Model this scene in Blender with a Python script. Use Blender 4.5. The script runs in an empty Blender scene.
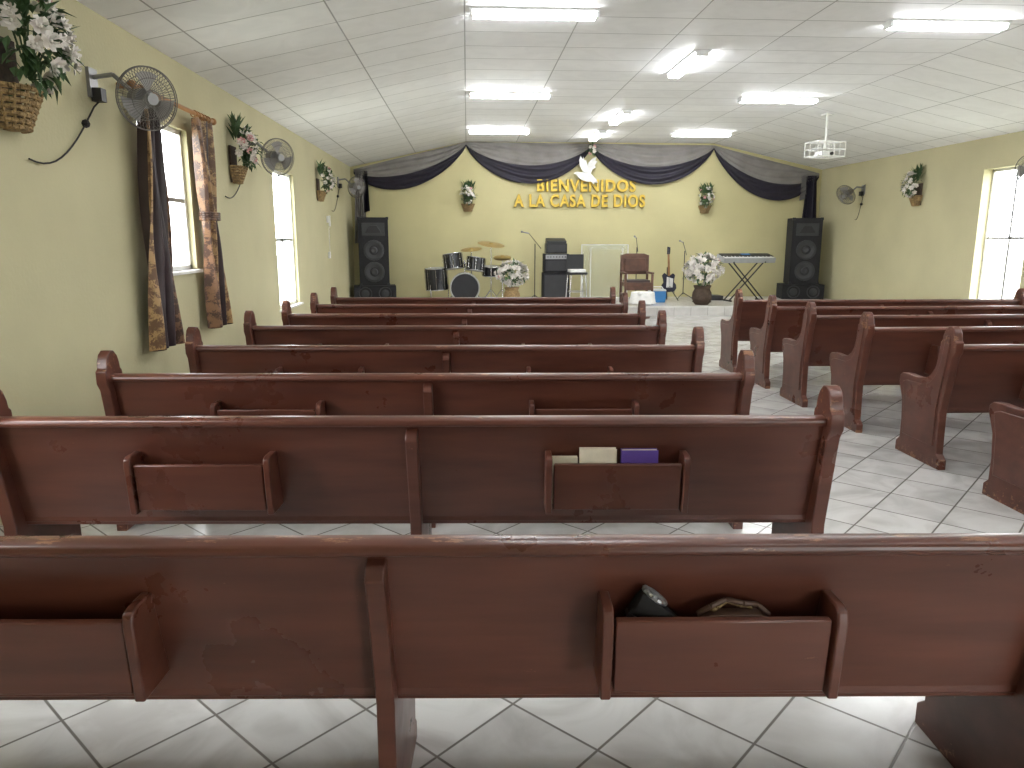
import bpy, math, random
from mathutils import Vector, Matrix
from math import sin, cos, pi, radians, sqrt

scene = bpy.context.scene
scene.view_settings.view_transform = 'Standard'
scene.view_settings.exposure = 0.46

# ------------------------------------------------------------------ room dimensions (metres)
XL, XR = -2.66, 8.46
YB, YF = 17.8, -3.0
EAVE, FLAT = 3.2, 3.78
FL, FR = 0.0, 5.8
STZ, STY = 0.2, 15.3

# ------------------------------------------------------------------ materials
def nt(name):
    m = bpy.data.materials.new(name); m.use_nodes = True
    n = m.node_tree; b = n.nodes['Principled BSDF']
    return m, n, b

def mat(name, col, rough=0.5, metal=0.0, var=0.12, scale=6.0, bump=0.0, bscale=60.0, **kw):
    m, n, b = nt(name)
    N, L = n.nodes, n.links
    tc = N.new('ShaderNodeTexCoord')
    no = N.new('ShaderNodeTexNoise'); no.inputs['Scale'].default_value = scale; no.inputs['Detail'].default_value = 4
    L.new(tc.outputs['Object'], no.inputs['Vector'])
    r = N.new('ShaderNodeValToRGB')
    r.color_ramp.elements[0].position = .3; r.color_ramp.elements[1].position = .7
    r.color_ramp.elements[0].color = [c*(1-var) for c in col]+[1]
    r.color_ramp.elements[1].color = [min(1, c*(1+var)) for c in col]+[1]
    L.new(no.outputs['Fac'], r.inputs['Fac']); L.new(r.outputs['Color'], b.inputs['Base Color'])
    b.inputs['Roughness'].default_value = rough; b.inputs['Metallic'].default_value = metal
    if bump:
        n2 = N.new('ShaderNodeTexNoise'); n2.inputs['Scale'].default_value = bscale
        L.new(tc.outputs['Object'], n2.inputs['Vector'])
        bp = N.new('ShaderNodeBump'); bp.inputs['Strength'].default_value = bump; bp.inputs['Distance'].default_value = .01
        L.new(n2.outputs['Fac'], bp.inputs['Height']); L.new(bp.outputs['Normal'], b.inputs['Normal'])
    for k, v in kw.items(): b.inputs[k].default_value = v
    return m

def emis(name, col, s):
    m, n, b = nt(name)
    b.inputs['Base Color'].default_value = (1, 1, 1, 1)
    b.inputs['Emission Color'].default_value = (*col, 1); b.inputs['Emission Strength'].default_value = s
    return m

def mth(n, op, a, b=None, c=None):
    x = n.nodes.new('ShaderNodeMath'); x.operation = op
    for i, v in enumerate((a, b, c)):
        if v is None: continue
        if isinstance(v, (int, float)): x.inputs[i].default_value = v
        else: n.links.new(v, x.inputs[i])
    return x.outputs[0]

def grid_mat(name, pu, pv, line, diag, base, base2, lcol, rough, ou=0, ov=0, vein=None, tilevar=.05, bumpd=.3):
    """procedural tiles from object coordinates"""
    m, n, b = nt(name); N, L = n.nodes, n.links
    tc = N.new('ShaderNodeTexCoord'); sp = N.new('ShaderNodeSeparateXYZ'); L.new(tc.outputs['Object'], sp.inputs[0])
    x, y = sp.outputs[0], sp.outputs[1]
    if diag:
        u = mth(n, 'MULTIPLY', mth(n, 'ADD', x, y), .70711); v = mth(n, 'MULTIPLY', mth(n, 'SUBTRACT', x, y), .70711)
    else: u, v = x, y
    u = mth(n, 'DIVIDE', mth(n, 'ADD', u, ou), pu); v = mth(n, 'DIVIDE', mth(n, 'ADD', v, ov), pv)
    def edge(t, p):
        f = mth(n, 'FRACT', t); return mth(n, 'MULTIPLY', mth(n, 'MINIMUM', f, mth(n, 'SUBTRACT', 1.0, f)), p)
    d = mth(n, 'MINIMUM', edge(u, pu), edge(v, pv))
    mask = N.new('ShaderNodeMapRange'); mask.inputs['From Min'].default_value = line*.5; mask.inputs['From Max'].default_value = line
    L.new(d, mask.inputs['Value'])
    cb = N.new('ShaderNodeCombineXYZ'); L.new(mth(n, 'FLOOR', u), cb.inputs[0]); L.new(mth(n, 'FLOOR', v), cb.inputs[1])
    wn = N.new('ShaderNodeTexWhiteNoise'); L.new(cb.outputs[0], wn.inputs['Vector'])
    no = N.new('ShaderNodeTexNoise'); no.inputs['Scale'].default_value = 2.5; no.inputs['Detail'].default_value = 8; no.inputs['Distortion'].default_value = 1.6
    va = N.new('ShaderNodeVectorMath'); va.operation = 'MULTIPLY_ADD'; L.new(wn.outputs['Color'], va.inputs[0]); va.inputs[1].default_value = (7, 7, 7); L.new(tc.outputs['Object'], va.inputs[2])
    L.new(va.outputs[0], no.inputs['Vector'])
    r = N.new('ShaderNodeValToRGB'); e = r.color_ramp.elements
    e[0].position = .35; e[0].color = (*base2, 1); e[1].position = .6; e[1].color = (*base, 1)
    L.new(no.outputs['Fac'], r.inputs['Fac'])
    br = N.new('ShaderNodeVectorMath'); br.operation = 'SCALE'; L.new(r.outputs['Color'], br.inputs[0])
    L.new(mth(n, 'MULTIPLY_ADD', wn.outputs['Value'], tilevar*2, 1-tilevar), br.inputs['Scale'])
    mx = N.new('ShaderNodeMix'); mx.data_type = 'RGBA'; L.new(mask.outputs[0], mx.inputs['Factor'])
    mx.inputs['A'].default_value = (*lcol, 1); L.new(br.outputs[0], mx.inputs['B'])
    L.new(mx.outputs['Result'], b.inputs['Base Color'])
    b.inputs['Roughness'].default_value = rough
    bp = N.new('ShaderNodeBump'); bp.inputs['Strength'].default_value = bumpd; bp.inputs['Distance'].default_value = .004
    L.new(mask.outputs[0], bp.inputs['Height']); L.new(bp.outputs['Normal'], b.inputs['Normal'])
    return m

M_WALL = mat('painted_plaster_olive', (.515, .475, .295), .75, var=.06, scale=1.2, bump=.25, bscale=35)
M_WALLB = mat('painted_plaster_back', (.57, .52, .285), .75, var=.06, scale=1.0, bump=.2, bscale=35)
M_FLOOR = grid_mat('floor_tile', .36, .36, .006, True, (.66, .65, .63), (.50, .485, .465), (.18, .165, .15), .17, ou=.06, ov=.1, tilevar=.07)
M_STAGE = grid_mat('stage_tile', .36, .36, .005, False, (.66, .64, .61), (.56, .54, .51), (.26, .23, .20), .3)
M_CEIL = grid_mat('ceiling_panel', 1.16, .61, .009, False, (.92, .925, .94), (.87, .875, .89), (.40, .40, .41), .6, tilevar=.03, bumpd=.4)
M_TRIM = mat('white_trim', (.75, .74, .70), .5)
M_TUBE = emis('fluorescent_tube_glow', (.96, .98, 1.0), 40)
M_FIX = mat('fixture_enamel', (.88, .89, .91), .4)
M_BLACK = mat('black_plastic', (.012, .012, .014), .45)
M_BLK2 = mat('black_carpet_cabinet', (.014, .014, .016), .85, bump=.3, bscale=200)
M_CONE = mat('speaker_cone', (.030, .030, .034), .5)
M_CHROME = mat('chrome', (.6, .6, .62), .25, 1.0)
M_STEEL = mat('grey_steel', (.30, .30, .31), .4, .7)
M_WIRE = mat('fan_cage_wire', (.16, .15, .14), .45, .5)
M_WHITE = mat('white_paint', (.82, .82, .80), .45)
M_CLOTH = mat('white_cloth', (.85, .84, .82), .85)
M_GOLD = mat('gold_letter', (.72, .50, .07), .4, .1)
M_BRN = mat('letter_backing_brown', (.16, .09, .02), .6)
M_GREEN = mat('artificial_leaf', (.055, .11, .04), .6, var=.4, scale=20)
M_PETALW = mat('white_petal', (.85, .80, .76), .7, var=.06, scale=30)
M_PETALP = mat('pink_petal', (.75, .42, .42), .7, var=.2, scale=30)
M_BASKET = mat('wicker_basket', (.30, .20, .09), .8, var=.4, scale=40, bump=.8, bscale=90)
M_DKBASK = mat('dark_wicker', (.07, .045, .03), .8, var=.4, scale=40)
M_GREYSH = mat('grey_satin', (.245, .23, .22), .5, var=.15, scale=3)
M_NAVY = mat('aubergine_satin', (.015, .012, .024), .5, var=.2, scale=4)
M_CURTD = mat('dark_curtain_satin', (.040, .024, .028), .36, var=.3, scale=5)
def damask(name, ca, cb, sc):
    m, n, b = nt(name); N, L = n.nodes, n.links
    tc = N.new('ShaderNodeTexCoord'); vo = N.new('ShaderNodeTexVoronoi'); vo.inputs['Scale'].default_value = sc; vo.feature = 'SMOOTH_F1'
    no = N.new('ShaderNodeTexNoise'); no.inputs['Scale'].default_value = sc*2.2; no.inputs['Detail'].default_value = 3; no.inputs['Distortion'].default_value = 2
    L.new(tc.outputs['Object'], vo.inputs['Vector']); L.new(tc.outputs['Object'], no.inputs['Vector'])
    r = N.new('ShaderNodeValToRGB'); e = r.color_ramp.elements
    e[0].position = .42; e[0].color = (*ca,1); e[1].position = .5; e[1].color = (*cb,1)
    L.new(mth(n, 'ADD', mth(n,'MULTIPLY',vo.outputs['Distance'],.5), mth(n,'MULTIPLY',no.outputs['Fac'],.5)), r.inputs['Fac'])
    L.new(r.outputs['Color'], b.inputs['Base Color']); b.inputs['Roughness'].default_value = .38
    return m
M_CURTG = damask('gold_damask_curtain', (.46,.29,.13), (.16,.085,.045), 13)
M_CURTM = damask('bronze_damask_curtain', (.24,.13,.07), (.07,.038,.028), 13)
M_WOODL = mat('chair_wood', (.10, .045, .028), .4, var=.3, scale=8)
M_RODW = mat('rod_wood', (.35, .16, .05), .5)
M_ACRYL = mat('clear_acrylic', (.65, .74, .70), .06, var=.02, **{'Alpha': .13})
M_DRUM = mat('drum_shell', (.014, .014, .017), .2)
M_SKIN = mat('drum_head', (.45, .45, .43), .5)
M_BRASS = mat('cymbal_brass', (.50, .36, .15), .35, .9)
M_BLUE = mat('blue_plastic', (.05, .25, .6), .4)
M_PAPER = mat('cream_paper', (.72, .65, .50), .8, var=.08, scale=20)
M_PURPLE = mat('purple_cover', (.10, .05, .28), .5)
M_KEYS = mat('ivory_keys', (.8, .8, .78), .3)
M_SHOE = mat('shoe_leather', (.012, .011, .011), .75, **{'Specular IOR Level': .25})
M_GRAS = mat('outside_ground', (.35, .36, .30), .9)
M_SUNB = mat('guitar_body', (.03, .03, .05), .2)

def pew_material():
    m, n, b = nt('varnished_pew_paint'); N, L = n.nodes, n.links
    tc = N.new('ShaderNodeTexCoord')
    oi = N.new('ShaderNodeObjectInfo'); va = N.new('ShaderNodeVectorMath'); va.operation = 'ADD'
    L.new(tc.outputs['Object'], va.inputs[0]); L.new(mth(n,'MULTIPLY',oi.outputs['Random'],20.0), va.inputs[1])
    mp = N.new('ShaderNodeMapping'); mp.inputs['Scale'].default_value = (1.0, 5, 7); L.new(va.outputs[0], mp.inputs['Vector'])
    no = N.new('ShaderNodeTexNoise'); no.inputs['Scale'].default_value = 2; no.inputs['Detail'].default_value = 8
    L.new(mp.outputs[0], no.inputs['Vector'])
    r = N.new('ShaderNodeValToRGB'); e = r.color_ramp.elements
    e[0].position = .3; e[0].color = (.070, .022, .014, 1); e[1].position = .75; e[1].color = (.128, .042, .026, 1)
    L.new(no.outputs['Fac'], r.inputs['Fac'])
    # worn chips: concentrated on the top rail, end panels and feet, few scratches elsewhere
    m2 = N.new('ShaderNodeMapping'); m2.inputs['Scale'].default_value = (.8, 3, 3); L.new(va.outputs[0], m2.inputs['Vector'])
    n2 = N.new('ShaderNodeTexNoise'); n2.inputs['Scale'].default_value = 9; n2.inputs['Detail'].default_value = 10; n2.inputs['Roughness'].default_value = .72
    L.new(m2.outputs[0], n2.inputs['Vector'])
    sp = N.new('ShaderNodeSeparateXYZ'); L.new(tc.outputs['Object'], sp.inputs[0])
    def rng(s, a, b_, t):
        q = N.new('ShaderNodeMapRange'); q.inputs['From Min'].default_value = a; q.inputs['From Max'].default_value = b_; q.inputs['To Max'].default_value = t
        L.new(s, q.inputs['Value']); return q.outputs[0]
    wear = mth(n,'ADD',n2.outputs['Fac'], rng(sp.outputs[2], .855, .884, .10))
    wear = mth(n,'ADD',wear, rng(sp.outputs[2], .12, .0, .14))
    wear = mth(n,'ADD',wear, rng(mth(n,'ABSOLUTE',sp.outputs[0]), 1.68, 1.70, .03))
    r2 = N.new('ShaderNodeValToRGB'); e = r2.color_ramp.elements
    e[0].position = .685; e[0].color = (0, 0, 0, 1); e[1].position = .71; e[1].color = (1, 1, 1, 1)
    L.new(wear, r2.inputs['Fac'])
    mx = N.new('ShaderNodeMix'); mx.data_type = 'RGBA'; L.new(mth(n,'MULTIPLY',r2.outputs['Color'],.8), mx.inputs['Factor'])
    L.new(r.outputs['Color'], mx.inputs['A']); mx.inputs['B'].default_value = (.28, .14, .075, 1)
    n3 = N.new('ShaderNodeTexNoise'); n3.inputs['Scale'].default_value = 2.5; n3.inputs['Detail'].default_value = 6; n3.inputs['Roughness'].default_value = .6
    L.new(va.outputs[0], n3.inputs['Vector'])
    L.new(mx.outputs['Result'], b.inputs['Base Color'])
    rr = N.new('ShaderNodeMapRange'); rr.inputs['From Min'].default_value = .3; rr.inputs['From Max'].default_value = .7; rr.inputs['To Min'].default_value = .24; rr.inputs['To Max'].default_value = .42
    L.new(n3.outputs['Fac'], rr.inputs['Value']); L.new(rr.outputs[0], b.inputs['Roughness'])
    b.inputs['Specular IOR Level'].default_value = .45
    bp = N.new('ShaderNodeBump'); bp.inputs['Strength'].default_value = .08; bp.inputs['Distance'].default_value = .003
    L.new(n2.outputs['Fac'], bp.inputs['Height']); L.new(bp.outputs['Normal'], b.inputs['Normal'])
    return m
M_PEW = pew_material()

# ------------------------------------------------------------------ mesh builder
class B:
    def __init__(s): s.v = []; s.f = []; s.fm = []; s.mats = []
    def mi(s, m):
        if m not in s.mats: s.mats.append(m)
        return s.mats.index(m)
    def add(s, vs, fs, m, T=None):
        o = len(s.v); k = s.mi(m)
        for p in vs:
            p = Vector(p); s.v.append(T @ p if T else p)
        for f in fs: s.f.append([o+i for i in f]); s.fm.append(k)
    def box(s, c, d, m, rot=None):
        x, y, z = d[0]/2, d[1]/2, d[2]/2
        T = Matrix.Translation(c)
        if rot: T = T @ Matrix.Rotation(rot[2], 4, 'Z') @ Matrix.Rotation(rot[1], 4, 'Y') @ Matrix.Rotation(rot[0], 4, 'X')
        s.add([(-x,-y,-z),(x,-y,-z),(x,y,-z),(-x,y,-z),(-x,-y,z),(x,-y,z),(x,y,z),(-x,y,z)],
              [(0,3,2,1),(4,5,6,7),(0,1,5,4),(1,2,6,5),(2,3,7,6),(3,0,4,7)], m, T)
    def bx(s, x0, x1, y0, y1, z0, z1, m): s.box(((x0+x1)/2,(y0+y1)/2,(z0+z1)/2),(x1-x0,y1-y0,z1-z0), m)
    def frame(s, a, b):
        d = (Vector(b)-Vector(a)); q = Vector((0,0,1)).rotation_difference(d.normalized()) if d.length else None
        return Matrix.Translation(a) @ q.to_matrix().to_4x4(), d.length
    def cyl(s, a, b, r, m, r2=None, seg=16, cap=True):
        r2 = r if r2 is None else r2
        T, h = s.frame(a, b)
        vs = [(r*cos(2*pi*i/seg), r*sin(2*pi*i/seg), 0) for i in range(seg)] + [(r2*cos(2*pi*i/seg), r2*sin(2*pi*i/seg), h) for i in range(seg)]
        fs = [(i,(i+1)%seg,seg+(i+1)%seg,seg+i) for i in range(seg)]
        if cap: fs += [tuple(range(seg-1,-1,-1)), tuple(range(seg,2*seg))]
        s.add(vs, fs, m, T)
    def lathe(s, prof, m, a=(0,0,0), d=(0,0,1), seg=24):
        T, _ = s.frame(a, Vector(a)+Vector(d))
        vs = []; n = len(prof)
        for r, z in prof: vs += [(max(r,1e-4)*cos(2*pi*i/seg), max(r,1e-4)*sin(2*pi*i/seg), z) for i in range(seg)]
        fs = [(j*seg+i, j*seg+(i+1)%seg, (j+1)*seg+(i+1)%seg, (j+1)*seg+i) for j in range(n-1) for i in range(seg)]
        s.add(vs, fs, m, T)
    def sph(s, c, r, m, seg=14, rot=None):
        if isinstance(r, (int,float)): r = (r,r,r)
        T = Matrix.Translation(c)
        if rot: T = T @ Matrix.Rotation(rot[2],4,'Z') @ Matrix.Rotation(rot[1],4,'Y') @ Matrix.Rotation(rot[0],4,'X')
        k = seg//2; vs = []; fs = []
        for j in range(k+1):
            a = pi*j/k
            vs += [(r[0]*sin(a)*cos(2*pi*i/seg), r[1]*sin(a)*sin(2*pi*i/seg), r[2]*cos(a)) for i in range(seg)]
        fs = [(j*seg+i,(j+1)*seg+i,(j+1)*seg+(i+1)%seg,j*seg+(i+1)%seg) for j in range(k) for i in range(seg)]
        s.add(vs, fs, m, T)
    def tor(s, c, d, R, r, m, seg=32, k=6):
        T, _ = s.frame(c, Vector(c)+Vector(d)); vs = []
        for i in range(seg):
            a = 2*pi*i/seg
            vs += [((R+r*cos(2*pi*j/k))*cos(a),(R+r*cos(2*pi*j/k))*sin(a), r*sin(2*pi*j/k)) for j in range(k)]
        fs = [(i*k+j,((i+1)%seg)*k+j,((i+1)%seg)*k+(j+1)%k,i*k+(j+1)%k) for i in range(seg) for j in range(k)]
        s.add(vs, fs, m, T)
    def tube(s, pts, r, m, seg=8):
        for a, b in zip(pts[:-1], pts[1:]): s.cyl(a, b, r, m, seg=seg)
    def prism(s, poly, axis, t0, t1, m, T=None):
        n = len(poly)
        def P(a, b, t): return {'x':(t,a,b),'y':(a,t,b),'z':(a,b,t)}[axis]
        vs = [P(a,b,t0) for a,b in poly]+[P(a,b,t1) for a,b in poly]
        fs = [tuple(range(n)), tuple(range(2*n-1,n-1,-1))]+[(i,n+i,n+(i+1)%n,(i+1)%n) for i in range(n)]
        s.add(vs, fs, m, T)
    def mesh(s, name, ang=35):
        me = bpy.data.meshes.new(name); me.from_pydata([tuple(p) for p in s.v], [], s.f)
        for m in s.mats: me.materials.append(m)
        me.polygons.foreach_set('material_index', s.fm)
        me.polygons.foreach_set('use_smooth', [True]*len(s.f))
        me.update()
        import bmesh
        bm = bmesh.new(); bm.from_mesh(me); bmesh.ops.recalc_face_normals(bm, faces=bm.faces); bm.to_mesh(me); bm.free()
        me.set_sharp_from_angle(angle=radians(ang))
        return me
    def done(s, name, loc=(0,0,0), rz=0, bevel=0, ang=35):
        return put(s.mesh(name, ang), name, loc, rz, bevel)

def put(me, name, loc=(0,0,0), rz=0, bevel=0):
    o = bpy.data.objects.new(name, me); scene.collection.objects.link(o)
    o.location = loc; o.rotation_euler = (0,0,rz)
    if bevel:
        md = o.modifiers.new('bevel','BEVEL'); md.width = bevel; md.segments = 2; md.limit_method = 'ANGLE'; md.angle_limit = radians(40)
    return o

# ------------------------------------------------------------------ room shell
b = B(); b.bx(XL-.2, XR+.2, YF-.2, YB+.2, -.15, 0, M_FLOOR); b.done('floor')
b = B(); b.bx(XL+.005, XR-.005, STY, YB-.005, 0.0, STZ, M_STAGE); b.bx(XL+.005, XR-.005, STY-.012, STY, STZ-.03, STZ, M_TRIM); b.done('stage_platform')
def side_wall(name, x0, x1, openings):
    b = B(); y = YF-.2
    for (a, c, z0, z1) in openings:
        b.bx(x0, x1, y, a, 0, EAVE+.06, M_WALL)
        if z0 > 0: b.bx(x0, x1, a, c, 0, z0, M_WALL)
        b.bx(x0, x1, a, c, z1, EAVE+.06, M_WALL); y = c
    b.bx(x0, x1, y, YB+.2, 0, EAVE+.06, M_WALL)
    b.done(name)
LW = [(1.6,3.0,1.0,2.6),(6.45,7.55,1.3,2.6),(10.7,11.95,.6,2.55)]  # nearest opening is unseen, added to let daylight in
RW = [(1.6,3.0,1.0,2.6),(6.2,7.6,.6,2.6),(10.95,12.07,.5,2.7)]  # nearest opening is out of view, added for more daylight
side_wall('wall_left', XL-.1, XL, LW)
side_wall('wall_right', XR, XR+.2, RW)
gable = [(XL,0),(XR,0),(XR,EAVE+.05),(FR,FLAT+.05),(FL,FLAT+.05),(XL,EAVE+.05)]
b = B(); b.prism(gable, 'y', YB, YB+.2, M_WALLB); b.done('wall_back')
# rear wall (behind camera) with an added doorway, sized for the light it lets in
b = B()
b.bx(XL, 2.1, YF-.2, YF, 0, EAVE, M_WALL); b.bx(3.7, XR, YF-.2, YF, 0, EAVE, M_WALL)
b.prism([(2.1,2.3),(3.7,2.3),(3.7,EAVE),(2.1,EAVE)], 'y', YF-.2, YF, M_WALL)
b.prism([(XL,EAVE),(XR,EAVE),(FR,FLAT+.05),(FL,FLAT+.05)], 'y', YF-.2, YF, M_WALL)
b.done('wall_rear')
b = B()
prof = [(XL-.2,EAVE-.043),(FL,FLAT),(FR,FLAT),(XR+.2,EAVE-.043)]
prof = prof + [(x, z+.08) for x, z in reversed(prof)]
b.prism(prof, 'y', YF-.2, YB+.2, M_CEIL); b.done('ceiling')
b = B(); b.bx(-60, 70, -60, 80, -.4, -.2, M_GRAS); b.done('ground')

def window(name, xw, o, side, mull=1):
    y0, y1, z0, z1 = o; b = B(); dp = .1 if side > 0 else .2; x = xw - side*(dp-.03)
    t = .045
    for a, c, d, e in ((y0,y0+t,z0,z1),(y1-t,y1,z0,z1),(y0,y1,z0,z0+t),(y0,y1,z1-t,z1)):
        b.bx(x-.02, x+.02, a, c, d, e, M_WHITE)
    ym = (y0+y1)/2; b.bx(x-.015, x+.015, ym-.02, ym+.02, z0, z1, M_STEEL)
    zm = z0+(z1-z0)*.5; b.bx(x-.015, x+.015, y0, y1, zm-.02, zm+.02, M_STEEL)
    b.bx(min(xw-side*dp, xw+side*.05), max(xw-side*dp, xw+side*.05), y0-.05*mull, y1+.05*mull, z0-.03, z0, M_TRIM)
    b.done(name, bevel=.003)
i = 1
for o in LW: window('window_%d'%i, XL, o, 1); i += 1
for o in RW: window('window_%d'%i, XR, o, -1); i += 1

# ------------------------------------------------------------------ fluorescent lights
def fixture():
    b = B(); b.box((0,0,-.012),(1.26,.19,.024), M_FIX)
    for sx in (-1,1): b.box((sx*.615,0,-.045),(.03,.15,.05), M_FIX)
    for sy in (-.05,.05): b.cyl((-.6,sy,-.052),(.6,sy,-.052),.022, M_TUBE, seg=8)
    return b.mesh('fluorescent_light')
me = fixture()
for y in (3.5, 7.75, 11.95, 15.9):  # nearest pair is out of view, added to light the room
    put(me, 'fluorescent_light', (.68, y, FLAT)); put(me, 'fluorescent_light', (4.95, y+.15, FLAT))
for y in (1.5, 5.6, 9.8, 14.0, 16.4): put(me, 'fluorescent_light', (2.8, y, FLAT), pi/2)  # nearest two hang out of view, added for their light

# ------------------------------------------------------------------ pews
PL = 3.49
ENDP = [(-.02,0),(-.02,.07),(.025,.105),(.035,.40),(-.035,.80),(-.062,.84),(-.062,.895),(-.045,.905),(-.038,.935),(-.02,.965),(.01,.98),(.04,.978),
        (.07,.955),(.088,.92),(.092,.895),(.108,.885),(.112,.84),(.12,.77),(.14,.70),(.18,.65),(.24,.615),(.34,.60),(.46,.605),(.53,.60),(.56,.575),(.562,.53),
        (.535,.47),(.505,.40),(.488,.25),(.49,.11),(.53,.075),(.53,0)]
ENDP = [(y, z+max(0,z-.84)*.22) for y, z in ENDP]
INP = [(.065,.15),(.07,.42),(.005,.82),(-.005,.885),(.02,.95),(.045,.94),(.06,.86),(.075,.76),(.11,.66),(.17,.595),(.25,.565),(.45,.56),(.505,.54),(.465,.40),(.445,.15)]
def pew_mesh(rack=True):
    b = B(); h = PL/2
    for sx in (-1, 1):
        x0, x1 = sorted((sx*(h-.055), sx*h)); b.prism(ENDP, 'x', x0, x1, M_PEW)
        x0, x1 = sorted((sx*h, sx*(h+.009))); b.prism(INP, 'x', x0, x1, M_PEW)
    sl = lambda z: (.86-z)*.227
    b.prism([(0,.86),(.026,.86),(sl(.38)+.026,.38),(sl(.38),.38)], 'x', -h+.05, h-.05, M_PEW)
    b.prism([(-.022,.848),(-.028,.86),(-.024,.876),(-.008,.884),(.03,.884),(.046,.876),(.05,.86),(.044,.848)], 'x', -h+.05, h-.05, M_PEW)
    b.bx(-h+.05, h-.05, .10, .50, .395, .43, M_PEW)          # seat
    b.bx(-h+.05, h-.05, .47, .495, .33, .395, M_PEW)          # front apron
    # centre upright + leg
    b.prism([(-.028,.765),(-.038,.79),(-.03,.81),(-.012,.825),(.012,.835),(.02,.84),(.12,.40),(.47,.40),(.455,.3),(.44,.09),(.47,.06),(.47,0),(.01,0),(.01,.06),(.045,.10),(.05,.40)],
            'x', -.024, .024, M_PEW)
    # bible racks
    for cx in (-.86, .84):
        w = .28
        b.prism([(-.045,.50),(-.062,.70),(-.037,.70),(-.02,.50)], 'x', cx-w+.02, cx+w-.02, M_PEW)
        b.bx(cx-w+.02, cx+w-.02, -.03, sl(.5)+.01, .50, .515, M_PEW)
        for sx in (-1,1):
            xx = cx+sx*w
            b.prism([(-.055,.485),(-.075,.70),(-.07,.725),(-.05,.735),(.03,.735),(.085,.485)], 'x', xx-.013, xx+.013, M_PEW)
    return b.mesh('church_pew')
pm = pew_mesh()
R = radians(-3)
LP = [(-.23,1.70),(-.235,2.95),(-.22,3.93),(-.15,5.0),(-.10,6.15),(-.035,7.15),(.02,8.2),(.07,9.15)]
for x, y in LP: put(pm, 'church_pew', (x, y, 0), R, .005)
for x, y in ((3.25,2.75), (3.25,3.75), (3.28,4.78), (3.23,5.8), (3.2,6.75), (3.2,7.65), (3.17,8.55)): put(pm, 'church_pew', (x+PL/2, y, 0), radians(-1), .005)

def inpew(i, x, y, z):
    v = Matrix.Rotation(R,3,'Z') @ Vector((x,y,z)); return (v.x+LP[i][0], v.y+LP[i][1], v.z)
def book(name, w, h, t, cov, loc, rz, tilt=0):
    b = B(); T = (tilt,0,0)
    b.box((0,0,h/2),(w-.006,t-.006,h-.006), M_PAPER, T)
    for sy in (-1,1): b.box((0, sy*t/2*cos(tilt), h/2+sy*t/2*sin(tilt)),(w,.003,h), cov, T)
    b.box((-w/2,0,h/2),(.003,t,h), cov, T)
    b.done(name, loc, rz)
book('hymn_book', .15, .235, .03, M_PAPER, inpew(1,.765,-.003,.517), R)
book('bible', .15, .23, .03, M_PURPLE, inpew(1,.935,-.003,.517), R)
book('hymn_book', .12, .20, .02, M_PAPER, inpew(1,.62,-.003,.517), R)
# shoe stored in the nearest rack, heel up, and a brown strap pouch beside it
M_BRL = mat('brown_leather',(.08,.04,.026),.5)
def shoe(m, loc, rz, tilt, s=1.0):
    b = B(); T = Matrix.Rotation(tilt,4,'Y')@Matrix.Scale(s,4)
    secs = [(-.125,.018,.0,.055),(-.118,.030,.0,.085),(-.09,.036,.0,.092),(-.05,.035,.0,.078),(-.01,.036,.0,.070),(.04,.042,.0,.056),(.085,.043,.0,.044),(.115,.032,.0,.034),(.13,.012,.004,.02)]
    n = 14; vs = []
    for x,w,z0,z1 in secs:
        for i in range(n):
            a = 2*pi*i/n; vs.append((x, w*cos(a), (z0+z1)/2+(z1-z0)/2*max(-1,min(1,1.15*sin(a)))))
    fs = [(j*n+i,j*n+(i+1)%n,(j+1)*n+(i+1)%n,(j+1)*n+i) for j in range(len(secs)-1) for i in range(n)]
    fs += [tuple(range(n)), tuple(range(len(secs)*n-1,(len(secs)-1)*n-1,-1))]
    b.add(vs, fs, m, T)
    ring = [tuple(T@Vector((-.075+.042*cos(2*pi*k/16), .026*sin(2*pi*k/16), .088-.006*cos(2*pi*k/16)))) for k in range(17)]
    b.tube(ring, .007, M_STEEL, 6)
    b.prism([(-.126,-.02),(-.09,-.037),(.0,-.037),(.085,-.044),(.125,-.02),(.132,0),(.125,.02),(.085,.044),(0,.037),(-.09,.037),(-.126,.02)],'z',-.012,.004,M_BLACK,T)
    b.done('leather_shoe', loc, rz)
shoe(M_SHOE, inpew(0,.70,-.002,.65), R, .50, .76)
b = B(); pts = [(-.09,0,.17),(-.06,-.01,.195),(-.02,.005,.205),(.02,-.005,.20),(.06,.008,.19),(.09,0,.165)]
b.prism([(-.08,0),(.08,0),(.085,.16),(.06,.175),(-.06,.175),(-.085,.16)],'y',-.02,.02,M_BRL); b.tube(pts,.007,M_BRL); b.tube([(p[0]*.7,p[1]+.012,p[2]-.01) for p in pts],.006,M_BASKET)
b.done('strap_pouch', inpew(0,.88,-.002,.518), R, .004)

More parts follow.
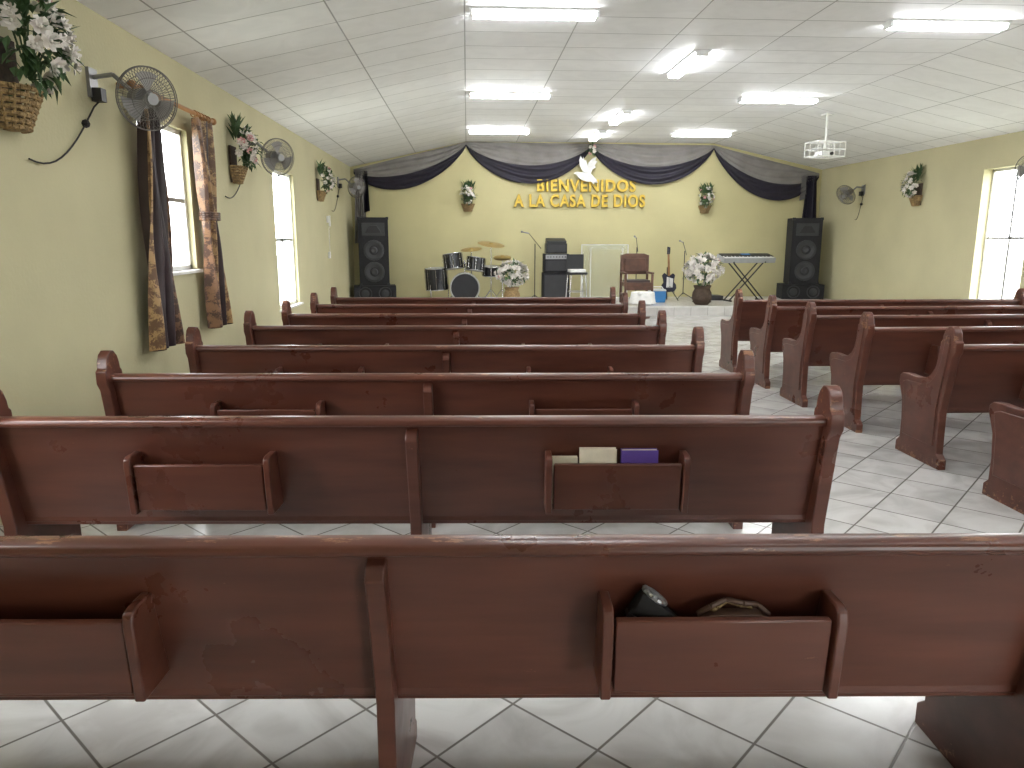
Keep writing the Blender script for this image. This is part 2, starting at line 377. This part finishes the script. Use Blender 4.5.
# ------------------------------------------------------------------ flowers
def petalflower(b, c, nrm, r, m, rnd):
    q = Vector((0,0,1)).rotation_difference(Vector(nrm).normalized()); T = Matrix.Translation(c) @ q.to_matrix().to_4x4()
    for ring, (n, rr, cup) in enumerate(((6,1.0,.35),(5,.62,.75))):
        ph = rnd.random()*6
        for k in range(n):
            a = ph+2*pi*k/n; w = .62*r*rr; L = r*rr
            ca, sa = cos(a), sin(a)
            P = lambda l, s_, z: (l*ca-s_*sa, l*sa+s_*ca, z)
            b.add([P(0,0,0),P(L*.55,-w*.6,cup*r*.35),P(L*.95,-w*.35,cup*r),P(L,w*.35,cup*r),P(L*.55,w*.6,cup*r*.35)],[(0,1,2,3,4)], m, T)
    b.sph(Vector(c)+Vector(nrm).normalized()*r*.3, r*.22, m, seg=6)
def leaf(b, c, d, L, w, m):
    d = Vector(d).normalized(); s_ = d.cross(Vector((0,0,1)))
    s_ = s_.normalized() if s_.length > .01 else Vector((1,0,0))
    u = s_.cross(d); c = Vector(c)
    b.add([c, c+d*L*.4+s_*w+u*w*.4, c+d*L-u*L*.15, c+d*L*.4-s_*w+u*w*.4, c+d*L*.45],[(0,1,4),(1,2,4),(4,2,3),(0,4,3)], m)
def bouquet(b, c, rad, nf, nl, fr, rnd, pink=.2, front=None):
    c = Vector(c); rad = Vector(rad)
    for i in range(nl):
        d = Vector((rnd.gauss(0,1),rnd.gauss(0,1),rnd.gauss(0,1))).normalized()
        if front is not None and d.dot(front) < -.1: d = -d
        p = c+Vector((d.x*rad.x,d.y*rad.y,d.z*rad.z))*rnd.uniform(.35,.95)
        leaf(b, p, d+Vector((rnd.gauss(0,.4),rnd.gauss(0,.4),rnd.gauss(0,.4))), fr*rnd.uniform(1.2,2.4), fr*.45, M_GREEN)
        if i % 4 == 0: b.cyl(c-Vector((0,0,rad.z*.7)), p, fr*.06, M_GREEN, seg=4, cap=False)
    for i in range(nf):
        d = Vector((rnd.gauss(0,1),rnd.gauss(0,1),rnd.gauss(.15,1))).normalized()
        if front is not None and d.dot(front) < 0: d = d-2*d.dot(front)*front
        p = c+Vector((d.x*rad.x,d.y*rad.y,d.z*rad.z))*rnd.uniform(.75,1.0)
        petalflower(b, p, d, fr*rnd.uniform(.8,1.15), M_PETALP if rnd.random() < pink else M_PETALW, rnd)
def wall_basket(loc, front, seed, s=1.0, name='hanging_flower_basket'):
    rnd = random.Random(seed); b = B(); f = Vector(front); side = Vector((-f.y,f.x,0))
    # half-round wicker basket against the wall
    for k in range(7):
        z = -.30*s+k*.028*s; r = (.085+.012*k)*s
        pts = [f*(.03+ (r*.85)*sin(pi*j/10)) + side*(r*cos(pi*j/10)) + Vector((0,0,z)) for j in range(11)]
        b.tube(pts, .013*s, M_BASKET, seg=5)
    for j in range(9):
        a = pi*j/8
        b.cyl(f*(.03+.07*s*sin(a))+side*.085*s*cos(a)+Vector((0,0,-.31*s)), f*(.03+.145*s*sin(a))+side*.165*s*cos(a)+Vector((0,0,-.12*s)), .007*s, M_BASKET, seg=5)
    b.cyl(f*.06+Vector((0,0,-.31*s)), f*.06+Vector((0,0,-.29*s)), .055*s, M_BASKET)
    b.box(f*.02+Vector((0,0,-.1*s)), (abs(side.x)*.2*s+.02, abs(side.y)*.2*s+.02, .4*s), M_DKBASK)
    bouquet(b, f*.13*s+Vector((0,0,.08*s)), (.2*s,.2*s,.24*s), 28, 170, .042*s, rnd, .08, f)
    for i in range(34):
        p = f*.08+side*rnd.uniform(-.14,.14)*s+Vector((0,0,.18*s)); leaf(b, p+Vector((0,0,rnd.uniform(-.05,.12)*s)), Vector((rnd.uniform(-.5,.5),rnd.uniform(-.5,.5),1)), .19*s, .024*s, M_GREEN)
    b.done(name, loc)
wall_basket((XL,4.66,2.60), (1,0,0), 1, 1.25)
wall_basket((XL,8.9,2.52), (1,0,0), 2, 1.0)
wall_basket((XL,13.8,2.54), (1,0,0), 3, .95)
wall_basket((XR,13.8,2.5), (-1,0,0), 4, 1.0)
wall_basket((.03,YB,2.5), (0,-1,0), 5, .95)
wall_basket((5.65,YB,2.47), (0,-1,0), 6, .95)

# ------------------------------------------------------------------ wall fans
def wall_fan(loc, side, aim, blade, seed=0):
    """origin on wall; side=+1 projects to +x"""
    b = B(); s = side
    b.box((s*.012,0,.06),(.024,.12,.2), M_STEEL)
    b.tube([(s*.02,0,.1),(s*.16,0,.12),(s*.27,0,.02)], .016, M_STEEL)
    b.box((s*.05,0,-.02),(.07,.08,.09), M_BLACK)
    h = Vector((s*.38,0,-.04)); n = Vector(aim).normalized()
    b.cyl(h-n*.16, h-n*.02, .06, M_STEEL, .07); b.sph(h-n*.16,(.058,.058,.058), M_STEEL)
    b.cyl(h-n*.02, h+n*.06, .012, M_STEEL)
    Rr = .215; q = Vector((0,0,1)).rotation_difference(n); Q = lambda x,y,z: h+q@Vector((x,y,z))
    b.tor(h, n, Rr, .005, M_WIRE, 40); b.tor(h+n*.025, n, Rr, .004, M_WIRE, 40)
    for rr, z in ((.06,.085),(.14,.07),(.06,-.05),(.15,-.04)): b.tor(h+n*z, n, rr, .0025, M_WIRE, 28, 4)
    b.cyl(h+n*.083, h+n*.092, .04, M_STEEL)
    for k in range(56):
        a = 2*pi*k/56
        for sg, zz in ((1,.085),(-1,-.05)):
            pts = [Q(.045*cos(a),.045*sin(a),zz), Q(.15*cos(a),.15*sin(a),zz*.85), Q(.195*cos(a),.195*sin(a),zz*.5), Q(Rr*cos(a),Rr*sin(a),0)]
            b.tube(pts, .0020, M_WIRE, seg=3)
    for k in range(3):
        a0 = 2*pi*k/3+.4; vs = []; 
        for i in range(5):
            r = .03+.155*i/4
            for j in range(4):
                a = a0+(j/3-.5)*(.75+.35*i/4); vs.append(Q(r*cos(a), r*sin(a), .02+(j/3-.5)*.05))
        fs = [(i*4+j,i*4+j+1,(i+1)*4+j+1,(i+1)*4+j) for i in range(4) for j in range(3)]
        b.add(vs, fs, blade)
    b.sph(h+n*.02,(.035,.035,.035), blade)
    # power cord
    pts = [(s*.05,0,-.06)]
    for i in range(13):
        t = i/12; pts.append((s*.02, -.02-(.9 if s > 0 else -.25)*t, -.1-.42*sin(t*pi*.6)-.05*t))
    b.tube(pts, .006, M_BLACK, seg=5)
    b.sph(pts[3], .03, M_BLACK, seg=8)
    b.done('wall_fan', loc)
M_BLG = mat('fan_blade_grey', (.28,.27,.26), .4)
wall_fan((XL,5.74,2.62), 1, (.75,-.65,-.15), M_BLG)
wall_fan((XL,9.45,2.60), 1, (.7,-.7,-.15), M_BLG)
wall_fan((XL,16.0,2.68), 1, (.7,-.7,-.15), M_BLG)
wall_fan((XR,15.8,2.55), -1, (-.75,-.35,-.45), M_BLG)
wall_fan((XR,10.5,2.62), -1, (-.7,-.6,-.2), M_BLG)

# ------------------------------------------------------------------ curtains + rod
def curtain(name, yc, wtop, wmid, wbot, ztop, zbot, folds, cols, x0, seed, drift=0, tie=None):
    b = B(); nz, ns = 46, 90; rnd = random.Random(seed)
    grid = []
    for i in range(nz+1):
        t = i/nz; z = ztop+(zbot-ztop)*t
        w = wtop+(wmid-wtop)*min(1,t/.45)**1.2 if t < .45 else wmid+(wbot-wmid)*((t-.45)/.55)**.9
        row = []
        for j in range(ns+1):
            s_ = j/ns; a = .045+.02*t
            y = yc+drift*t+(s_-.5)*w+.012*sin(9*t+5*s_)
            x = x0+a*sin(s_*folds*2*pi+.8*sin(3*t+seed))+.018*sin(s_*17+t*6)
            row.append((x,y,z+.012*sin(s_*folds*2*pi)*(t)))
        grid.append(row)
    vs = [p for r in grid for p in r]; W = ns+1
    for c in range(len(cols)):
        j0, j1 = int(ns*cols[c][0]), int(ns*cols[c][1])
        fs = [(i*W+j,i*W+j+1,(i+1)*W+j+1,(i+1)*W+j) for i in range(nz) for j in range(j0,j1)]
        used = sorted({k for f in fs for k in f}); mp = {k:n for n,k in enumerate(used)}
        b.add([vs[k] for k in used],[tuple(mp[k] for k in f) for f in fs], cols[c][2])
    if tie:
        zt = ztop+(zbot-ztop)*.45; yy = yc+drift*.45; w = wmid/2+.02
        for dz in (-.03,-.01,.01,.03):
            ring = [(x0+.085*cos(2*pi*k/20), yy+w*sin(2*pi*k/20), zt+dz) for k in range(21)]
            b.tube(ring, .012, tie, 5)
    b.done(name, ang=80)
curtain('window_curtain', 6.36, .30, .36, .52, 2.70, .70, 4, [(0,.08,M_CURTG),(.08,.78,M_CURTD),(.78,1,M_CURTM)], XL+.13, 1, -.03)
curtain('window_curtain', 7.60, .50, .24, .44, 2.70, .72, 4, [(0,.2,M_CURTM),(.2,.5,M_CURTG),(.5,.66,M_CURTD),(.66,.86,M_CURTG),(.86,1,M_CURTD)], XL+.13, 2, .10, M_CURTM)
b = B(); b.cyl((XL+.13,6.12,2.745),(XL+.13,7.95,2.745),.02,M_RODW)
for y in (6.12,7.95): b.sph((XL+.13,y,2.745),.035,M_RODW)
for y in (6.16,7.9): b.box((XL+.065,y,2.745),(.13,.03,.04),M_RODW)
for k in range(10): b.tor((XL+.13,6.24+k*.05 if k<5 else 7.42+(k-5)*.09,2.738),(0,1,0),.03,.005,M_RODW,16)
b.done('curtain_rod')

# ------------------------------------------------------------------ swag drapery
b = B()
pk = [(-2.58,3.12),(0.0,3.74),(2.9,3.72),(5.8,3.70),(8.38,3.08)]
low = [2.81,2.91,2.90,2.58]
for k in range(4):
    (xa,za),(xb,zb) = pk[k], pk[k+1]
    nu, nv = 40, 40; zl = low[k]; vs = []
    for j in range(nv+1):
        v = j/nv
        for i in range(nu+1):
            u = i/nu; base = za+(zb-za)*u; mid = (za+zb)/2
            sag = (mid-zl)*(4*u*(1-u))**.8*v
            thick = .10*(v-.3)
            z = base-sag-thick
            y = -(.035+.05*v*sin(pi*u)+.024*sin(v*34+2.2*sin(u*5+k))*(.35+.65*sin(pi*u)))
            vs.append((xa+(xb-xa)*u, y, z))
    W = nu+1; cut = int(nv*.57)
    for m, j0, j1 in ((M_GREYSH,0,cut),(M_NAVY,cut,nv)):
        fs = [((j-j0)*W+i,(j-j0)*W+i+1,(j-j0+1)*W+i+1,(j-j0+1)*W+i) for j in range(j0,j1) for i in range(nu)]
        b.add(vs[j0*W:(j1+1)*W], fs, m)
def tail(x, z0, z1, w, m, ph):
    vs = []; n = 24
    for i in range(n+1):
        t = i/n
        for j in range(n+1):
            s_ = j/n; vs.append((x+(s_-.5)*w*(.6+.5*t), -.06-.035*sin(s_*5*2*pi+ph), z0+(z1-z0)*t+.05*t*(s_-.5)))
    b.add(vs,[(i*(n+1)+j,i*(n+1)+j+1,(i+1)*(n+1)+j+1,(i+1)*(n+1)+j) for i in range(n) for j in range(n)], m)
tail(-2.46,3.12,1.5,.28,M_GREYSH,0); tail(-2.3,3.1,2.2,.12,M_NAVY,1)
tail(8.2,3.05,1.75,.36,M_NAVY,0); tail(8.0,3.05,2.5,.14,M_GREYSH,1)
b.done('swag_drapery', (0,YB-.01,0), ang=80)
rnd = random.Random(9); b = B(); bouquet(b,(0,-.12,0),(.14,.08,.12),6,40,.045,rnd,.3,Vector((0,-1,0))); b.box((0,-.02,0),(.1,.04,.1),M_GREEN)
b.done('flower_spray',(2.9,YB-.12,3.60))

# ------------------------------------------------------------------ wall lettering and dove
def text(name, body, x, z, w, h):
    def mk(nm, off, ex, m):
        cu = bpy.data.curves.new(nm,'FONT'); cu.body = body; cu.align_x = 'CENTER'; cu.extrude = ex; cu.offset = off; cu.size = 1
        cu.space_character = 1.15
        o = bpy.data.objects.new(nm, cu); scene.collection.objects.link(o); cu.materials.append(m); return o
    o = mk(name, .03, .02, M_GOLD)
    bpy.context.view_layer.update(); d = o.dimensions
    o.scale = (w/d.x, h/.73, 1); o.rotation_euler = (pi/2,0,0); o.location = (x, YB-.05, z)
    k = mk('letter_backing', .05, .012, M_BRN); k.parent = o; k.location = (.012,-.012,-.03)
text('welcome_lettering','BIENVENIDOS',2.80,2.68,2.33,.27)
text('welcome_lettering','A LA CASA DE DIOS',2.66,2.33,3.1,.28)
b = B()
wing1 = [(.02,.02),(-.08,.10),(-.16,.24),(-.18,.40),(-.14,.52),(-.08,.42),(-.06,.50),(-.02,.38),(.02,.42),(.06,.28),(.12,.10)]
body = [(-.34,.02),(-.30,.06),(-.22,.08),(-.12,.06),(.0,.10),(.12,.08),(.24,-.04),(.34,-.14),(.38,-.24),(.28,-.22),(.26,-.28),(.18,-.20),(.06,-.20),(-.08,-.16),(-.20,-.08),(-.26,.0)]
wing2 = [(.04,.02),(.04,.18),(.10,.34),(.22,.46),(.34,.50),(.30,.40),(.36,.36),(.28,.26),(.32,.20),(.22,.14),(.16,.0)]
b.prism(body,'y',-.15,-.13,M_WHITE); b.prism(wing1,'y',-.17,-.15,M_WHITE); b.prism(wing2,'y',-.13,-.115,M_WHITE); b.bx(-.03,.03,-.13,-.012,-.08,0,M_WHITE)
o = b.done('dove_ornament',(2.75,YB,3.05), bevel=.006); o.scale = (.8,1,.8)

# ------------------------------------------------------------------ projector mount: open wire cage hanging from ceiling
b = B()
zc = FLAT-.58/2.66*(6.2-5.8)
b.box((0,0,zc-.01),(.14,.14,.03),M_WHITE); b.cyl((0,0,zc),(0,0,3.12),.018,M_WHITE)
w,d,h = .27,.18,.12; z0 = 3.10
for z in (z0-h,z0,z0+h):
    b.tube([(-w,-d,z),(w,-d,z),(w,d,z),(-w,d,z),(-w,-d,z)],.009,M_WHITE)
for k in range(6):
    x = -w+2*w*k/5
    for y in (-d,d): b.cyl((x,y,z0-h),(x,y,z0+h),.007,M_WHITE,seg=6)
    b.cyl((x,-d,z0-h),(x,d,z0-h),.007,M_WHITE,seg=6); b.cyl((x,-d,z0+h),(x,d,z0+h),.007,M_WHITE,seg=6)
b.box((0,0,z0-.07),(.26,.2,.07),M_KEYS); b.cyl((.06,-.13,z0-.07),(.06,-.1,z0-.07),.028,M_BLACK)
b.done('ceiling_projector',(6.2,13.0,0),.2)

# ------------------------------------------------------------------ stage: loudspeakers
def pa(loc, rz):
    b = B(); W,D,H = .66,.55,1.5
    b.bx(-.47,.47,-.3,.3,0,.34,M_BLK2)
    for x in (-.22,.22):
        b.lathe([(.0,.01),(.05,.015),(.11,-.01),(.14,.012),(.15,.012),(.15,0)],M_CONE,(x,-.302,.17),(0,-1,0))
    z = .35; b.bx(-W/2,W/2,-D/2,D/2,z,z+H,M_BLK2)
    y = -D/2-.002
    for zz in (z+.30, z+.78):
        b.lathe([(0,.01),(.06,.02),(.09,-.005),(.17,.02),(.2,.022),(.215,.015),(.215,0)],M_CONE,(0,y,zz),(0,-1,0),32)
        b.tor((0,y-.01,zz),(0,1,0),.215,.012,M_CONE,32)
    b.prism([(-.25,z+1.1),(.25,z+1.1),(.25,z+1.38),(-.25,z+1.38)],'y',y-.015,y,M_CONE)
    b.prism([(-.18,z+1.16),(.18,z+1.16),(.08,z+1.32),(-.08,z+1.32)],'y',y-.03,y-.014,M_BLACK)
    for sx in (-1,1):
        for zz in (z+.02,z+H-.02): b.box((sx*(W/2-.02),-D/2+.02,zz),(.06,.06,.06),M_BLACK)
    b.done('loudspeaker_stack',loc,rz,.006)
SZ = STZ+.002
pa((-2.12,17.2,SZ),radians(8)); pa((7.84,17.15,SZ),radians(-10))

# ------------------------------------------------------------------ drum kit
b = B()
def drum(c, d, r, h, skin=M_SKIN, shell=M_DRUM):
    c = Vector(c); d = Vector(d).normalized()
    b.cyl(c-d*h/2, c+d*h/2, r, shell, seg=28)
    for s_ in (-1,1): b.tor(c+d*s_*h/2, d, r+.006, .009, M_CHROME, 28); b.cyl(c+d*s_*(h/2), c+d*s_*(h/2+.004), r-.006, skin, seg=28)
    q = Vector((0,0,1)).rotation_difference(d)
    for k in range(8):
        a = 2*pi*k/8; o = q@Vector(((r+.012)*cos(a),(r+.012)*sin(a),0)); b.cyl(c+o-d*h*.45,c+o+d*h*.45,.005,M_CHROME,seg=5)
def stand(p, top, tri=.22):
    p = Vector(p); b.cyl(p+Vector((0,0,.02)),top,.012,M_CHROME,seg=8)
    for k in range(3):
        a = 2*pi*k/3+.5; b.cyl(p+Vector((0,0,.28)), p+Vector((tri*cos(a),tri*sin(a),.012)),.009,M_CHROME,seg=6)
def cymbal(c, r, d=(0,-.25,1)):
    b.lathe([(0,.035),(.03,.035),(.05,.018),(r*.6,.01),(r,0),(r*.6,.004),(0,.02)],M_BRASS,c,d,32)
M_KHEAD = mat('black_drum_head', (.02,.02,.024), .3)
drum((0,0,.335),(0,1,0),.31,.42,M_KHEAD); b.tor((0,-.22,.335),(0,1,0),.315,.016,M_SKIN,32)
for sx in (-1,1): b.cyl((sx*.25,-.1,.2),(sx*.42,-.2,.01),.01,M_CHROME,seg=6)
drum((-.25,-.04,.90),(-.12,.1,1),.21,.32); drum((.24,-.02,.84),(.12,.1,1),.20,.28)
b.cyl((0,.05,.6),(0,.05,.92),.016,M_CHROME); b.cyl((-.22,.0,.86),(.2,0,.86),.012,M_CHROME)
drum((-.62,.0,.52),(-.05,-.05,1),.24,.46)
for k in range(3):
    a=2*pi*k/3; b.cyl((-.62+.255*cos(a),.0+.255*sin(a),0.01),(-.62+.255*cos(a),.0+.255*sin(a),.4),.008,M_CHROME,seg=6)
drum((.58,.2,.68),(0,-.1,1),.19,.20); stand((.58,.2,0),(.58,.2,.57))
stand((.84,.3,0),(.84,.3,.97)); cymbal((.84,.3,.95),.2,(0,-.2,1)); cymbal((.84,.3,.985),.2,(0,-.2,1))
stand((.58,-.02,0),(.58,0,1.26)); cymbal((.58,0,1.26),.30,(.12,-.2,1))
stand((.15,.45,0),(.15,.45,1.15)); cymbal((.15,.45,1.15),.24,(-.1,-.2,1))
b.cyl((0,.85,.48),(0,.85,.56),.17,M_BLACK); stand((0,.85,0),(0,.85,.5))
b.done('drum_kit',(-.06,16.45,SZ))

# ------------------------------------------------------------------ microphone stands
def mic(loc, rz, h=1.45, boom=.5):
    b = B(); b.cyl((0,0,.1),(0,0,h*.85),.011,M_BLACK,seg=8)
    for k in range(3):
        a = 2*pi*k/3; b.cyl((0,0,.14),(.22*cos(a),.22*sin(a),.012),.01,M_BLACK,seg=6)
    b.cyl((-boom*.5,0,h*.78),(boom*.5,0,h),.008,M_BLACK,seg=6); b.cyl((boom*.5,0,h),(boom*.5+.15,0,h+.03),.016,M_STEEL,.012,seg=8)
    b.sph((boom*.5+.17,0,h+.035),.026,M_STEEL,seg=10); b.done('microphone_stand',loc,rz)
mic((1.5,16.6,SZ),radians(200),1.5,.3); mic((5.05,17.2,SZ),radians(100),1.3,.2); mic((3.9,17.1,SZ),radians(90),1.4,.2)

# ------------------------------------------------------------------ amplifier stack with mixer
b = B()
b.bx(-.3,.3,-.2,.2,0,.62,M_BLK2); b.bx(-.27,.27,-.205,-.2,.05,.57,M_CONE); 
b.bx(-.28,.28,-.2,.2,.63,1.05,M_BLK2); b.bx(-.25,.25,-.21,-.2,.67,.9,M_CONE); b.bx(-.25,.25,-.212,-.2,.93,1.03,M_STEEL)
for k in range(7): b.cyl((-.2+k*.066,-.23,.98),(-.2+k*.066,-.21,.98),.014,M_BLACK,seg=8)
b.bx(-.24,.24,-.18,.18,1.06,1.28,M_BLACK); b.bx(-.2,.2,-.19,-.18,1.09,1.25,M_CONE)
b.prism([(-.2,1.28),(.2,1.28),(.15,1.40),(-.2,1.33)],'x',-.22,.22,M_BLACK)
b.done('guitar_amplifier_stack',(2.02,17.1,SZ),0,.006)

# stool with folded white cloth
b = B()
for sx in (-1,1):
    for sy in (-1,1): b.cyl((sx*.2,sy*.18,0),(sx*.16,sy*.15,.62),.014,M_CHROME,seg=8)
b.tor((0,0,.25),(0,0,1),.19,.01,M_CHROME,24); b.bx(-.2,.2,-.18,.18,.62,.67,M_BLACK); b.bx(-.17,.17,-.15,.15,.67,.73,M_CLOTH); b.bx(-.19,.19,.14,.17,.7,1.05,M_BLACK)
b.done('padded_stool',(2.38,16.2,SZ),.1,.008)

# acrylic pulpit
b = B()
for sx in (-1,1):
    b.box((sx*.53,0,.65),(.02,.03,1.22),M_WHITE)
b.box((0,0,1.25),(1.08,.03,.02),M_WHITE); b.box((0,0,.03),(1.1,.36,.06),M_WHITE)
b.box((0,-.005,.65),(1.04,.012,1.18),M_ACRYL); b.box((0,-.14,1.19),(.86,.32,.012),M_ACRYL,(.25,0,0))
for sx in (-1,1):
    b.box((sx*.36,-.13,.62),(.012,.22,1.12),M_ACRYL); b.box((sx*.36,-.245,.62),(.014,.012,1.12),M_WHITE)
b.done('acrylic_pulpit',(3.12,16.9,SZ))

# wooden armchair next to the pulpit
b = B()
for sx in (-1,1):
    b.box((sx*.29,-.24,.32),(.05,.05,.64),M_WOODL); b.box((sx*.29,.24,.52),(.05,.05,1.04),M_WOODL)
    b.box((sx*.29,0,.66),(.07,.52,.04),M_WOODL); b.box((sx*.29,0,.2),(.03,.44,.04),M_WOODL)
b.box((0,0,.42),(.58,.52,.09),M_WOODL); b.box((0,-.01,.48),(.5,.46,.07),M_CURTD)
b.prism([(-.31,.62),(.31,.62),(.31,1.03),(.2,1.07),(-.2,1.07),(-.31,1.03)],'y',.2,.26,M_WOODL)
b.box((0,.19,.82),(.46,.03,.3),M_WOODL); b.box((0,-.24,.34),(.54,.03,.08),M_WOODL)
b.done('wooden_armchair',(3.66,16.0,SZ),0,.01)

# small round table with white cloth
b = B(); n=48; vs=[]
b.cyl((0,0,0),(0,0,.5),.03,M_WOODL); b.cyl((0,0,0),(0,0,.03),.16,M_WOODL)
prof=[(0,.53),(.22,.53),(.235,.52),(.24,.45),(.25,.3)]
for r,z in prof:
    for i in range(n):
        a=2*pi*i/n; k=1+.10*sin(a*9)*(max(0,.53-z)/.23); vs.append((r*k*cos(a),r*k*sin(a),z))
b.add(vs,[(j*n+i,j*n+(i+1)%n,(j+1)*n+(i+1)%n,(j+1)*n+i) for j in range(len(prof)-1) for i in range(n)],M_CLOTH)
b.sph((.0,-.2,.47),(.09,.04,.05),M_CLOTH); b.sph((-.1,-.2,.5),(.07,.03,.04),M_CLOTH,rot=(0,.5,0)); b.sph((.1,-.2,.5),(.07,.03,.04),M_CLOTH,rot=(0,-.5,0))
b.done('draped_side_table',(3.55,14.9,0),0)

# flower arrangements
def vase(loc, seed, s, pr):
    b=B(); rnd=random.Random(seed)
    b.lathe([(0,0),(.13,0),(.17,.05),(.2,.14),(.19,.24),(.15,.32),(.18,.38),(.17,.39),(.13,.32),(0,.3)],pr,(0,0,0),(0,0,1),28)
    for z in (.06,.12,.18,.24): b.tor((0,0,z),(0,0,1),.195-.15*abs(z-.15),.01,pr,28)
    bouquet(b,(0,0,.72),(.38,.32,.30),95,130,.07,rnd,.03)
    o=b.done('flower_arrangement',loc); o.scale=(s,s,s)
vase((5.0,15.62,SZ),11,1.05,M_DKBASK)
vase((.95,16.0,SZ),12,.92,M_BASKET)

# ------------------------------------------------------------------ keyboard on X stand
M_KBD = mat('silver_keyboard_body', (.36,.37,.38), .4)
b=B()
KT = Matrix.Translation((0,0,.95))@Matrix.Rotation(radians(14),4,'X')
def kb(c, d, m):
    x,y,z = d[0]/2,d[1]/2,d[2]/2
    b.add([(c[0]+i*x,c[1]+j*y,c[2]+k*z) for k in (-1,1) for j in (-1,1) for i in (-1,1)],[(0,1,3,2),(4,6,7,5),(0,4,5,1),(1,5,7,3),(3,7,6,2),(2,6,4,0)],m,KT)
kb((0,0,0),(1.25,.36,.11),M_KBD); kb((0,.07,.06),(1.2,.18,.03),M_BLACK); kb((0,.07,.08),(.2,.08,.01),M_BLUE)
for k in range(44): kb((-.58+k*.027,-.10,.06),(.024,.13,.015),M_KEYS)
for k in range(44):
    if k%7 not in (2,6): kb((-.566+k*.027,-.07,.072),(.013,.08,.014),M_BLACK)
for sy in (-.12,.12):
    b.tube([(-.42,sy,.02),(.38,sy,.88)],.016,M_BLACK); b.tube([(.42,sy,.02),(-.38,sy,.88)],.016,M_BLACK)
for x in (-.42,.42): b.cyl((x,-.22,.02),(x,.22,.02),.018,M_BLACK)
for x in (-.38,.38): b.cyl((x,-.18,.87),(x,.18,.89),.016,M_BLACK)
b.done('electronic_keyboard',(6.25,16.5,SZ),radians(8))
b=B(); b.bx(-.25,.25,-.2,.2,0,.1,M_BLACK); b.bx(-.23,.23,-.21,-.2,.02,.08,M_CONE); b.cyl((-.08,0,.11),(.08,0,.11),.012,M_STEEL); b.done('instrument_case',(5.6,16.9,SZ),0,.01)

# ------------------------------------------------------------------ guitars
def guitar(loc,rz,m):
    b=B()
    out=[(0,0),(.12,.01),(.17,.08),(.165,.16),(.12,.22),(.13,.30),(.15,.38),(.10,.42),(.04,.38),(-.04,.38),(-.10,.43),(-.15,.38),(-.13,.30),(-.12,.22),(-.165,.16),(-.17,.08),(-.12,.01)]
    T=Matrix.Translation((0,0,.2))@Matrix.Rotation(radians(-10),4,'X')
    b.prism(out,'y',-.02,.025,m,T)
    b.prism([(-.025,.36),(.025,.36),(.02,.85),(-.02,.85)],'y',-.04,-.018,M_RODW,T); b.prism([(-.035,.85),(.035,.85),(.05,1.0),(-.02,1.02)],'y',-.035,-.018,m,T)
    b.prism([(-.07,.1),(.08,.1),(.1,.3),(-.05,.34)],'y',-.026,-.02,M_WHITE,T); b.prism([(-.04,.09),(.04,.09),(.04,.12),(-.04,.12)],'y',-.035,-.02,M_CHROME,T)
    for k in range(4): b.tube([tuple(T@Vector((-.012+k*.008,-.042,.1))),tuple(T@Vector((-.012+k*.008,-.042,.98)))],.0015,M_CHROME,3)
    b.cyl((0,.12,.02),(0,.16,.75),.012,M_BLACK); 
    for sx in (-1,1): b.tube([(0,.14,.3),(sx*.14,.1,.18),(sx*.18,-.12,.015)],.01,M_BLACK); b.cyl((sx*.14,.1,.18),(sx*.1,-.06,.2),.01,M_BLACK)
    b.cyl((0,.12,.3),(0,.35,.015),.01,M_BLACK)
    b.done('electric_guitar',loc,rz)
guitar((4.55,16.6,SZ),.1,M_SUNB)
b=B(); b.prism([(-.17,0),(.17,0),(.2,.12),(.19,.25),(-.19,.25),(-.2,.12)],'y',-.13,.13,M_BLUE); b.prism([(-.2,.25),(.2,.25),(.18,.29),(-.18,.29)],'y',-.14,.14,M_WHITE); b.tube([(-.17,0,.28),(-.12,0,.34),(.12,0,.34),(.17,0,.28)],.012,M_WHITE); b.done('blue_cooler',(4.18,16.3,SZ),0,.01)

# wall intercom phone on left wall
b=B(); b.box((.02,0,.25),(.04,.1,.12),M_WHITE); b.box((.05,0,.22),(.03,.05,.2),M_WHITE)
pts=[(.05,.0,.1)]+[(.03+.01*sin(k*2.5),.02*cos(k*2.5),.1-k*.02) for k in range(25)]; b.tube(pts,.006,M_WHITE,5); b.box((.02,0,-.42),(.035,.08,.12),M_WHITE)
b.done('wall_intercom',(XL,14.6,1.7),0,.004)

# ------------------------------------------------------------------ world
w = bpy.data.worlds.new('sky'); scene.world = w; w.use_nodes = True
bg = w.node_tree.nodes['Background']; bg.inputs['Color'].default_value = (.95,.98,1,1); bg.inputs['Strength'].default_value = 11.0

# ------------------------------------------------------------------ camera
cd = bpy.data.cameras.new('camera'); cam = bpy.data.objects.new('camera', cd); scene.collection.objects.link(cam)
cd.sensor_width = 36; cd.lens = 26.0; cd.clip_end = 300
cam.location = (0,0,1.6); cam.rotation_euler = (radians(90-11.16),0,radians(-3.41))
scene.camera = cam
